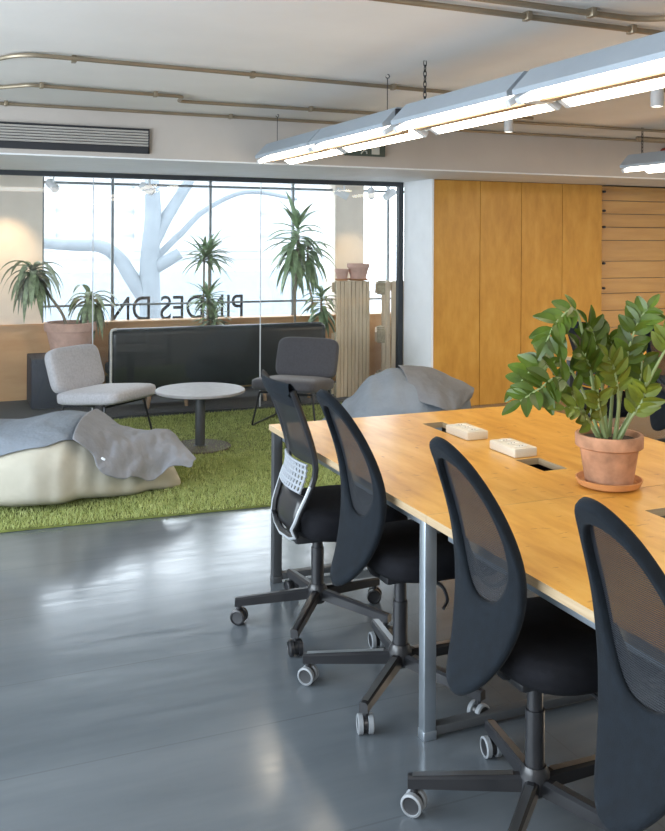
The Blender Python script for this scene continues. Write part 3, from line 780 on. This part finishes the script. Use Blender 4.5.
# bean bags
def bag_body(stations, seed, wr=.02, n=44, th0=0, th1=2 * PI, off=0, edge=None, ripple=None):
    rows = []
    for (u, half, h, w0) in stations:
        row = []
        for k in range(n):
            a = th0 + (th1 - th0) * k / (n - (0 if abs(th1 - th0) > 6.2 else 1))
            c_, s_ = math.cos(a), math.sin(a)
            w = w0 + half * math.copysign(abs(c_) ** .8, c_)
            z = h * .46 + h * .54 * math.copysign(abs(s_) ** .85, s_) if s_ > 0 else h * .46 + h * .46 * math.copysign(abs(s_) ** .42, s_)
            p = Vector((u, w, max(z, .0)))
            q = noise.noise(Vector((u * 2.6 + seed, w * 2.6, z * 3))) * wr * 1.6 + noise.noise(Vector((u * 7 + seed, w * 5, z * 9))) * wr * .6
            d = Vector((0, c_, s_ * .9)) * (q + off)
            p += d; p.z = max(p.z, .002)
            row.append(p)
        rows.append(row)
    return rows
def lerp_stations(tab, n):
    us = [tab[0][0] + (tab[-1][0] - tab[0][0]) * i / (n - 1) for i in range(n)]
    return [(u,) + tuple(interp([(r[0], r[j]) for r in tab], u) for j in (1, 2, 3)) for u in us]
t = thing('bean_bag', 'big beige bean bag with blue-grey cover lying along the turf edge', 'bean bag', (.80, 5.95, .012), -YAW)
tab = [(-1.1, .03, .12, 0), (-1.04, .20, .28, 0), (-.85, .40, .38, 0), (-.5, .49, .43, 0), (-.15, .49, .465, 0), (.0, .47, .465, .02), (.1, .41, .44, .05), (.2, .35, .385, .08), (.35, .27, .33, .13), (.45, .19, .26, .17), (.53, .12, .16, .19), (.59, .05, .08, .2), (.61, .01, .04, .2)]
st = lerp_stations(tab, 60)
m = MB(); g = m.grid(bag_body(st, 1.3, .02), True); m.bm.faces.new(g[0][::-1]); m.bm.faces.new(g[-1])
body = obj('bag_body', m, 'beige', t, ang=80); subsurf(body, 1)
stc = [s_ for s_ in st if -1.06 < s_[0] < .13]
rows = [bag_body([q], 1.3, .02, 36, .02, PI * interp([(-1.1, .90), (-.55, .88), (-.1, .80), (.05, .74), (.13, .72)], q[0]), .014)[0] for q in stc]
m = MB(); m.grid(rows); cov = obj('bag_cover', m, 'bagcover', t, ang=80); solid(cov, .008, 1); subsurf(cov, 1)
def resample(pts, n):
    cv = catmull(pts, 10); L = [0]
    for a_, b_ in zip(cv, cv[1:]): L.append(L[-1] + (b_ - a_).length)
    out = []; k = 0
    for i in range(n):
        d = L[-1] * i / (n - 1)
        while k < len(L) - 2 and L[k + 1] < d: k += 1
        f = (d - L[k]) / max(1e-9, L[k + 1] - L[k]); out.append(cv[k] + (cv[k + 1] - cv[k]) * f)
    return out
def flap(up, mid, low, parent, mat, n=46, k=17, amp=.012):
    A, B_, C_ = resample(up, n), resample(mid, n), resample(low, n); rows = []
    for j in range(k):
        v = j / (k - 1); row = []
        for i in range(n):
            p = A[i] * (1 - v) ** 2 + (B_[i] * 2 - (A[i] + C_[i]) * .5) * (2 * v * (1 - v)) + C_[i] * v * v
            u = i / n
            q = noise.noise(Vector((p.x * 9, p.y * 7, p.z * 9))) + .55 * math.sin(u * 24 + v * 7) * v + .5 * noise.noise(p * 22)
            row.append(p + Vector((0, -.5, .8)) * amp * q * min(1, u * 3))
        rows.append(row)
    m = MB(); m.grid(rows); o = obj('flap', m, mat, parent, ang=80); solid(o, .007, 0); subsurf(o, 1)
    return o
flap([(.06, .20, .50), (.14, .20, .45), (.22, .20, .39), (.36, .20, .37), (.50, .20, .36), (.56, .18, .35), (.66, .10, .27), (.73, .06, .215)],
     [(.06, -.16, .51), (.15, -.18, .44), (.24, -.14, .395), (.34, -.08, .365), (.44, -.02, .335), (.53, .02, .29), (.63, .03, .24), (.72, .03, .20)],
     [(.06, -.37, .425), (.12, -.36, .385), (.17, -.33, .33), (.20, -.335, .25), (.25, -.31, .19), (.35, -.235, .165), (.42, -.15, .135), (.50, -.08, .12), (.58, -.02, .17), (.71, .0, .185)], t, 'bagflap', 60, 21, .026)
obj('buckle', MB().box((.235, -.33, .30), (.026, .01, .014), Matrix.Rotation(.5, 3, 'Y'), .003), 'lightgrey', t)

t = thing('bean_bag', 'slumped blue-grey bean bag with a pointed corner, behind the desk end', 'bean bag', (3.22, 6.32, .012), -YAW)
tab = [(-.68, .03, .08, .05), (-.63, .22, .16, .05), (-.50, .40, .24, .04), (-.36, .46, .36, 0), (-.18, .46, .53, 0), (-.03, .44, .60, 0), (.12, .42, .595, 0), (.28, .40, .56, 0), (.42, .33, .50, 0), (.52, .20, .42, 0), (.58, .03, .36, 0)]
m = MB(); g = m.grid(bag_body(lerp_stations(tab, 50), 4.1, .024), True); m.bm.faces.new(g[0][::-1]); m.bm.faces.new(g[-1])
o = obj('bag_body', m, 'bagcover', t, ang=80); subsurf(o, 1)
up = [(.02, .12, .625), (.16, .14, .622), (.30, .12, .60), (.44, .05, .545), (.60, -.02, .475)]
mid = [(.06, -.16, .585), (.18, -.22, .56), (.31, -.22, .53), (.43, -.2, .485), (.585, -.08, .45)]
low = [(.10, -.36, .44), (.20, -.42, .42), (.32, -.44, .38), (.42, -.36, .36), (.56, -.12, .42)]
flap(up, mid, low, t, 'bagcoverb')

# artificial turf
tx0, tx1 = -2.2, 3.95
t = thing('turf_mat', 'green artificial grass mat covering the lounge floor', 'artificial grass', (0, 0, 0))
def front(x): return 5.36 - .055 * (x - .29)
m = MB(); bm = m.bm
pl = [(tx0, front(tx0)), (tx1, front(tx1)), (tx1, 8.26), (tx0, 8.26)]
a = [bm.verts.new((p[0], p[1], .002)) for p in pl]; c = [bm.verts.new((p[0], p[1], .012)) for p in pl]
bm.faces.new(c)
for k in range(4): bm.faces.new((a[k], a[(k + 1) % 4], c[(k + 1) % 4], c[k]))
obj('backing', m, 'turf', t, smooth=False)
verts, faces = [], []
rng = random.Random(3)
NB = 120000
for _ in range(NB):
    x = rng.uniform(-.9, 3.9); y = rng.uniform(5.1, 8.25) if rng.random() < .6 else rng.uniform(5.1, 6.6)
    if y < front(x) + .003: continue
    h = rng.uniform(.012, .028); an = rng.uniform(0, PI); w = .0026; lx, ly = rng.gauss(0, .008), rng.gauss(0, .008)
    dx, dy = math.cos(an) * w, math.sin(an) * w; i = len(verts)
    verts += [(x - dx, y - dy, .011), (x + dx, y + dy, .011), (x + lx, y + ly, .011 + h)]; faces.append((i, i + 1, i + 2))
me = bpy.data.meshes.new('grass_blades'); me.from_pydata(verts, [], faces); me.materials.append(M['blades'])
o = bpy.data.objects.new('grass_blades', me); COL.objects.link(o); o.parent = t; o['kind'] = 'stuff'

# ------------------------------------------------------------------ behind the glass
t = thing('sofa', 'long black high-backed sofa behind the glass, its back toward the room', 'sofa', (1.43, 8.62, 0))
obj('back_shell', MB().box((1.09, .07, .475), (2.18, .14, .60), None, .069, 5), 'sofa', t)
obj('piping', MB().tube(arc_path([(.012, .0, .18), (.012, .0, .765), (.06, .0, .775)], .05), .012, 8), 'sofaside', t)
obj('seat', cushion(MB(), (1.09, .33, .36), (2.12, .38, .18), Matrix.Identity(3), .15, e=.2), 'sofa', t, ang=80)
obj('seat_base', MB().span((.04, .10, .20), (2.14, .51, .29), .02), 'sofa', t)
for x in (.42, .75, 1.55, 2.02):
    obj('leg', MB().tube([(x, .16, .21), (x + (-.05 if x < .5 else 0), .10, 0)], [.024, .017], 10), 'oak', t)
for x in (.42, 2.02):
    obj('leg', MB().tube([(x, .46, .21), (x, .48, 0)], [.024, .017], 10), 'oak', t)

b = MB().span((-.32, -.26, 0), (.32, .26, .47), .01)
t = obj('plinth_box', b, 'plinth'); t.location = (1.10, 9.32, 0); tag(t, 'dark navy box plinth under the big terracotta pot', 'plinth')

def strap(m, base, az, el, L, W, droop):
    d = Vector((math.cos(az) * math.cos(el), math.sin(az) * math.cos(el), math.sin(el))); side = Vector((-math.sin(az), math.cos(az), 0)); rows = []
    prev = Vector(base); n = 8; vel = d.copy(); pts = [prev]
    for i in range(n):
        vel = (vel + Vector((0, 0, -droop / n))).normalized(); prev = prev + vel * (L / n); pts.append(prev)
    for i, p in enumerate(pts):
        u = i / n; w = W * .5 * min(1, .35 + u * 2.6) * (1 - u ** 2.6) + .0006
        rows.append([p - side * w + Vector((0, 0, w * .35)), p, p + side * w + Vector((0, 0, w * .35))])
    m.grid(rows)
def crown(parent, c, n, L, W, el0, el1, droop, mat, seed, stack=.06):
    m = MB(); r = random.Random(seed)
    for i in range(n):
        f = i / n; az = i * 2.39996 + r.uniform(-.3, .3)
        strap(m, (c[0], c[1], c[2] - stack * (1 - f)), az, el0 + (el1 - el0) * f + r.uniform(-.15, .15), L * r.uniform(.75, 1.1), W, droop * r.uniform(.7, 1.2) * (1.15 - .5 * f))
    return obj('foliage', m, mat, parent, fix=False)
def clay_pot(parent, R, H, mat):
    obj('pot', MB().lathe([(0, 0), (R * .68, 0), (R * .90, H * .72), (R * .90, H * .74), (R * .98, H * .75), (R, H * .80), (R, H * .98), (R * .97, H), (R * .88, H), (R * .86, H * .88), (0, H * .88)], seg=40), mat, parent)
    obj('soil', MB().lathe([(0, H * .91), (R * .85, H * .90)], seg=24), 'soil', parent)
t = thing('potted_plant', 'two-headed drooping leafy plant in the big terracotta pot on the plinth', 'plant', (1.15, 9.22, .471))
clay_pot(t, .245, .33, 'palepot')
obj('cane', MB().tube(catmull([(-.03, 0, .28), (-.08, -.01, .42), (-.20, -.02, .60), (-.30, -.02, .78)]), .014, 8), 'cane', t)
crown(t, (-.35, -.02, .84), 50, .42, .068, -.2, 1.0, 3.6, 'dleafb', 5, .10)
obj('cane', MB().tube(catmull([(.10, .08, .28), (.16, .08, .40), (.20, .08, .52)]), .014, 8), 'cane', t)
crown(t, (.20, .08, .56), 42, .40, .062, -.2, 1.1, 3.8, 'dleafb', 8, .10)

t = thing('potted_plant', 'slim dracaena with tiered tufts behind the middle of the sofa', 'plant', (2.535, 9.305, 0))
clay_pot(t, .15, .26, 'palepot')
for (x, y, h) in ((-.03, 0, 1.42), (.025, .02, 1.46), (0, -.03, 1.02), (.05, -.02, .82)):
    obj('cane', MB().tube(catmull([(x * .6, y, .22), (x * 1.2, y, .7), (x, y, h)]), .011, 8), 'cane', t)
crown(t, (-.03, 0, 1.44), 30, .35, .048, .0, 1.1, 1.2, 'dleaf', 11, .07)
crown(t, (.03, .02, 1.48), 30, .35, .048, .0, 1.1, 1.2, 'dleaf', 12, .07)
crown(t, (0, -.03, 1.02), 34, .29, .046, -.1, 1.1, 1.3, 'dleaf', 13, .07)
crown(t, (.05, -.02, .80), 34, .29, .046, -.1, 1.1, 1.3, 'dleafb', 14, .07)

t = thing('potted_plant', 'tall dracaena with a big shaggy crown reaching the window head', 'plant', (3.56, 9.38, 0))
clay_pot(t, .18, .30, 'palepot')
obj('cane', MB().tube(catmull([(0, 0, .26), (-.02, 0, .9), (.0, 0, 1.4), (.02, 0, 1.66)]), .016, 8), 'cane', t)
obj('cane', MB().tube(catmull([(.05, .03, .26), (.2, .03, .8), (.14, .03, 1.2), (.14, .03, 1.56)]), .013, 8), 'cane', t)
obj('cane', MB().tube(catmull([(.05, -.03, .26), (.26, -.03, .6), (.28, -.03, .95)]), .012, 8), 'cane', t)
crown(t, (.01, 0, 1.78), 26, .40, .075, -.5, 1.3, 1.3, 'dleaf', 21, .22)
crown(t, (-.06, -.05, 1.60), 26, .40, .075, -.7, .5, 1.7, 'dleaf', 22, .25)
crown(t, (.16, .03, 1.58), 24, .40, .075, -.7, .6, 1.7, 'dleaf', 24, .25)
crown(t, (.28, -.03, 1.02), 34, .33, .058, -.4, 1.0, 1.9, 'dleaf', 23, .25)

# pallets as a divider
def pallet(label, loc, rz, W, H, ns):
    t = thing('wooden_pallet', label, 'pallet', loc, rz, 'upright wooden pallets by the glass')
    bw = W / ns
    for k in range(ns):
        obj('board', MB().box((bw * (k + .5), .011, H / 2), (bw * .86, .022, H - .004 * (k % 3)), Matrix.Rotation(.004 * (k % 3 - 1), 3, 'Y'), .003), 'palletwood', t, smooth=False)
    for z in (.07, H * .5, H - .07):
        for x in (.07, W / 2, W - .07):
            obj('block', MB().box((x, .067, z), (.10, .088, .13), None, .004), 'palletblock', t, smooth=False)
        obj('stringer', MB().span((0, .112, z - .05), (W, .132, z + .05)), 'palletwood', t, smooth=False)
    return t
pallet('upright slatted pallet facing the room, with clay pots on top', (3.71, 8.62, .0), 0, .375, 1.19, 9)
pallet('pallet turned edge-on behind the slatted one, chipboard blocks showing', (4.355, 8.76, .0), math.radians(64), .55, 1.165, 5)
pallet('plain pallet standing farthest back beside the glass frame post', (4.56, 9.32, .0), 0, .48, 1.15, 4)
def empty_pot(x, y, z, R, H, label):
    t = thing('clay_pot', label, 'pot', (x, y, z), 0, 'clay pots on the pallet')
    obj('pot', MB().lathe([(0, 0), (R * .66, 0), (R * .90, H * .70), (R * .96, H * .74), (R, H * .78), (R, H), (R * .90, H), (R * .86, H * .7), (0, H * .2)], seg=32), 'palepot', t)
for (x, y, R, H, la, lb) in ((3.985, 8.695, .118, .165, 'larger empty clay pot on the pallet', 'saucer under the larger clay pot on the pallet'), (3.80, 8.70, .075, .11, 'smaller clay pot on the pallet', 'saucer under the smaller clay pot on the pallet')):
    so = obj('pot_saucer', MB().lathe([(0, 0), (R * .75, 0), (R * 1.02, .02), (R * .97, .02), (R * .72, .008), (0, .008)], seg=32), 'saucer'); so.location = (x, y, 1.191)
    tag(so, lb, 'saucer', 'saucers on the pallet')
    empty_pot(x, y, 1.200, R, H, la)

# track spotlights beyond the glass
def track_spot(x, y, label, az, energy=0, aim=None):
    t = thing('track_spotlight', label, 'spotlight', (x, y, 2.24), az, 'white track spotlights beyond the glass')
    obj('adapter', MB().span((-.015, -.05, -.025), (.015, .05, 0), .003), 'white', t)
    obj('arm', MB().tube([(0, 0, -.02), (0, 0, -.10)], .01, 8), 'white', t)
    obj('head', MB().lathe([(0, -.07), (.038, -.07), (.042, -.06), (.042, .08), (.036, .08), (.034, .07), (0, .07)], (0, .02, -.13), 20, Matrix.Rotation(math.radians(-62), 4, 'X')), 'white', t)
    if energy:
        l = bpy.data.lights.new('track_beam', 'SPOT'); l.energy = energy; l.color = (1, .72, .42); l.spot_size = .9; l.spot_blend = .9; l.shadow_soft_size = .03
        lo = bpy.data.objects.new('track_beam', l); COL.objects.link(lo); lo.location = (x, y + .04, 2.07)
        lo.rotation_euler = (Vector(aim) - lo.location).to_track_quat('-Z', 'Y').to_euler()
track_spot(.97, 9.05, 'white track spotlight beside the beige column', .3)
track_spot(1.90, 9.15, 'white track spotlight in front of the tree trunk', 1.0)
track_spot(4.02, 9.15, 'white track spotlight before the far side column, first of three', 1.2)
track_spot(4.25, 8.95, 'white track spotlight above the clay pots, middle of three', -.4, 26, (4.32, WY - .1, 1.25))
track_spot(4.50, 9.05, 'white track spotlight closest to the glass frame post', -1.2)
l = bpy.data.lights.new('column_beam', 'SPOT'); l.energy = 45; l.color = (1, .70, .40); l.spot_size = 1.0; l.spot_blend = .9; l.shadow_soft_size = .03
lo = bpy.data.objects.new('column_beam', l); COL.objects.link(lo); lo.location = (.55, 9.1, 2.15)
lo.rotation_euler = (Vector((.6, WY - .1, 1.3)) - lo.location).to_track_quat('-Z', 'Y').to_euler()

# ------------------------------------------------------------------ the street
b = MB().span((-25, WY + .4, -1.3), (35, 45, -1.2)); struct('street_ground', b, 'pavement', smooth=False)
t = thing('building', 'pale clad building across the street, washed out by daylight', 'building', (0, 22, -1.2))
obj('wall', MB().span((-3.5, 0, 0), (9.2, 6, 5.2)), 'facade', t, smooth=False)
obj('base_band', MB().span((-3.4, -.06, .4), (9.3, 0, 2.0)), 'facadeband', t, smooth=False)
obj('shutter', MB().span((.1, -.08, 2.5), (2.4, 0, 4.6)), 'facade', t, smooth=False)
obj('shutter', MB().span((4.2, -.08, 2.5), (7.4, 0, 4.6)), 'facade', t, smooth=False)
t = thing('street_tree', 'pale bare tree with thick forked branches outside the windows', 'tree', (3.05, 14.5, -1.2))
obj('trunk', MB().tube(catmull([(.02, 0, 0), (0, 0, 1.3), (-.03, 0, 2.4), (.02, 0, 3.2), (-.02, 0, 4.2), (0, 0, 6)]), [.20 - .003 * i for i in range(41)], 14), 'bark', t)
def limb(pts, r0, r1):
    cv = catmull(pts, 8); n = len(cv)
    obj('branch', MB().tube(cv, [r0 + (r1 - r0) * i / (n - 1) for i in range(n)], 12), 'bark', t)
limb([(-.02, 0, 1.75), (-.28, .05, 2.15), (-.50, .1, 2.5), (-.78, .1, 2.68), (-1.2, .1, 2.70), (-1.9, .1, 2.76), (-3.4, .2, 3.0)], .13, .07)
limb([(.03, 0, 2.75), (.25, .05, 3.15), (.48, .1, 3.5), (.85, .1, 4.1), (1.5, .1, 5.0)], .11, .07)
limb([(.05, 0, 2.35), (.22, -.1, 2.45), (.42, -.15, 2.58)], .11, .09)
limb([(.10, .15, 2.5), (.55, .3, 2.9), (1.0, .4, 3.3), (1.7, .4, 3.6), (2.6, .4, 3.5)], .06, .03)

# ------------------------------------------------------------------ light
w = bpy.data.worlds.new('overcast_sky'); SC.world = w; w.use_nodes = True
bg = w.node_tree.nodes['Background']; bg.inputs['Color'].default_value = (.86, .94, 1, 1); bg.inputs['Strength'].default_value = 6.0
def area(name, loc, rot, sx, sy, e, col):
    l = bpy.data.lights.new(name, 'AREA'); l.shape = 'RECTANGLE'; l.size = sx; l.size_y = sy; l.energy = e; l.color = col
    o = bpy.data.objects.new(name, l); COL.objects.link(o); o.location = loc; o.rotation_euler = rot
area('side_window', (X0 + .05, 2.6, 1.5), (0, -PI / 2, 0), 1.7, 6.5, 470, (.80, .90, 1))
area('rear_fill', (1.0, -1.2, 2.5), (0, 0, 0), 3.0, 1.6, 130, (1, .93, .86))  # added fill light behind the camera, no fixture there
area('warm_side_fill', (6.8, 3.4, 2.45), (0, 0, 0), 1.0, 3.0, 230, (1, .82, .60))  # added warm fill to brighten the right side, not a modelled fixture

# ------------------------------------------------------------------ camera
cam = bpy.data.cameras.new('camera'); co = bpy.data.objects.new('camera', cam); COL.objects.link(co)
cam.sensor_fit = 'VERTICAL'; cam.sensor_height = 36; cam.lens = 920 / 831 * 36; cam.shift_y = -(415.5 - 238) / 831
cam.clip_start = .05; cam.clip_end = 200
co.location = (0, 0, 1.63)
co.rotation_euler = (Matrix.Rotation(-YAW, 3, 'Z') @ Matrix.Rotation(PI / 2, 3, 'X') @ Matrix.Rotation(math.radians(.3), 3, 'Z')).to_euler()
SC.camera = co
SC.view_settings.view_transform = 'Standard'; SC.view_settings.look = 'None'; SC.view_settings.exposure = 0
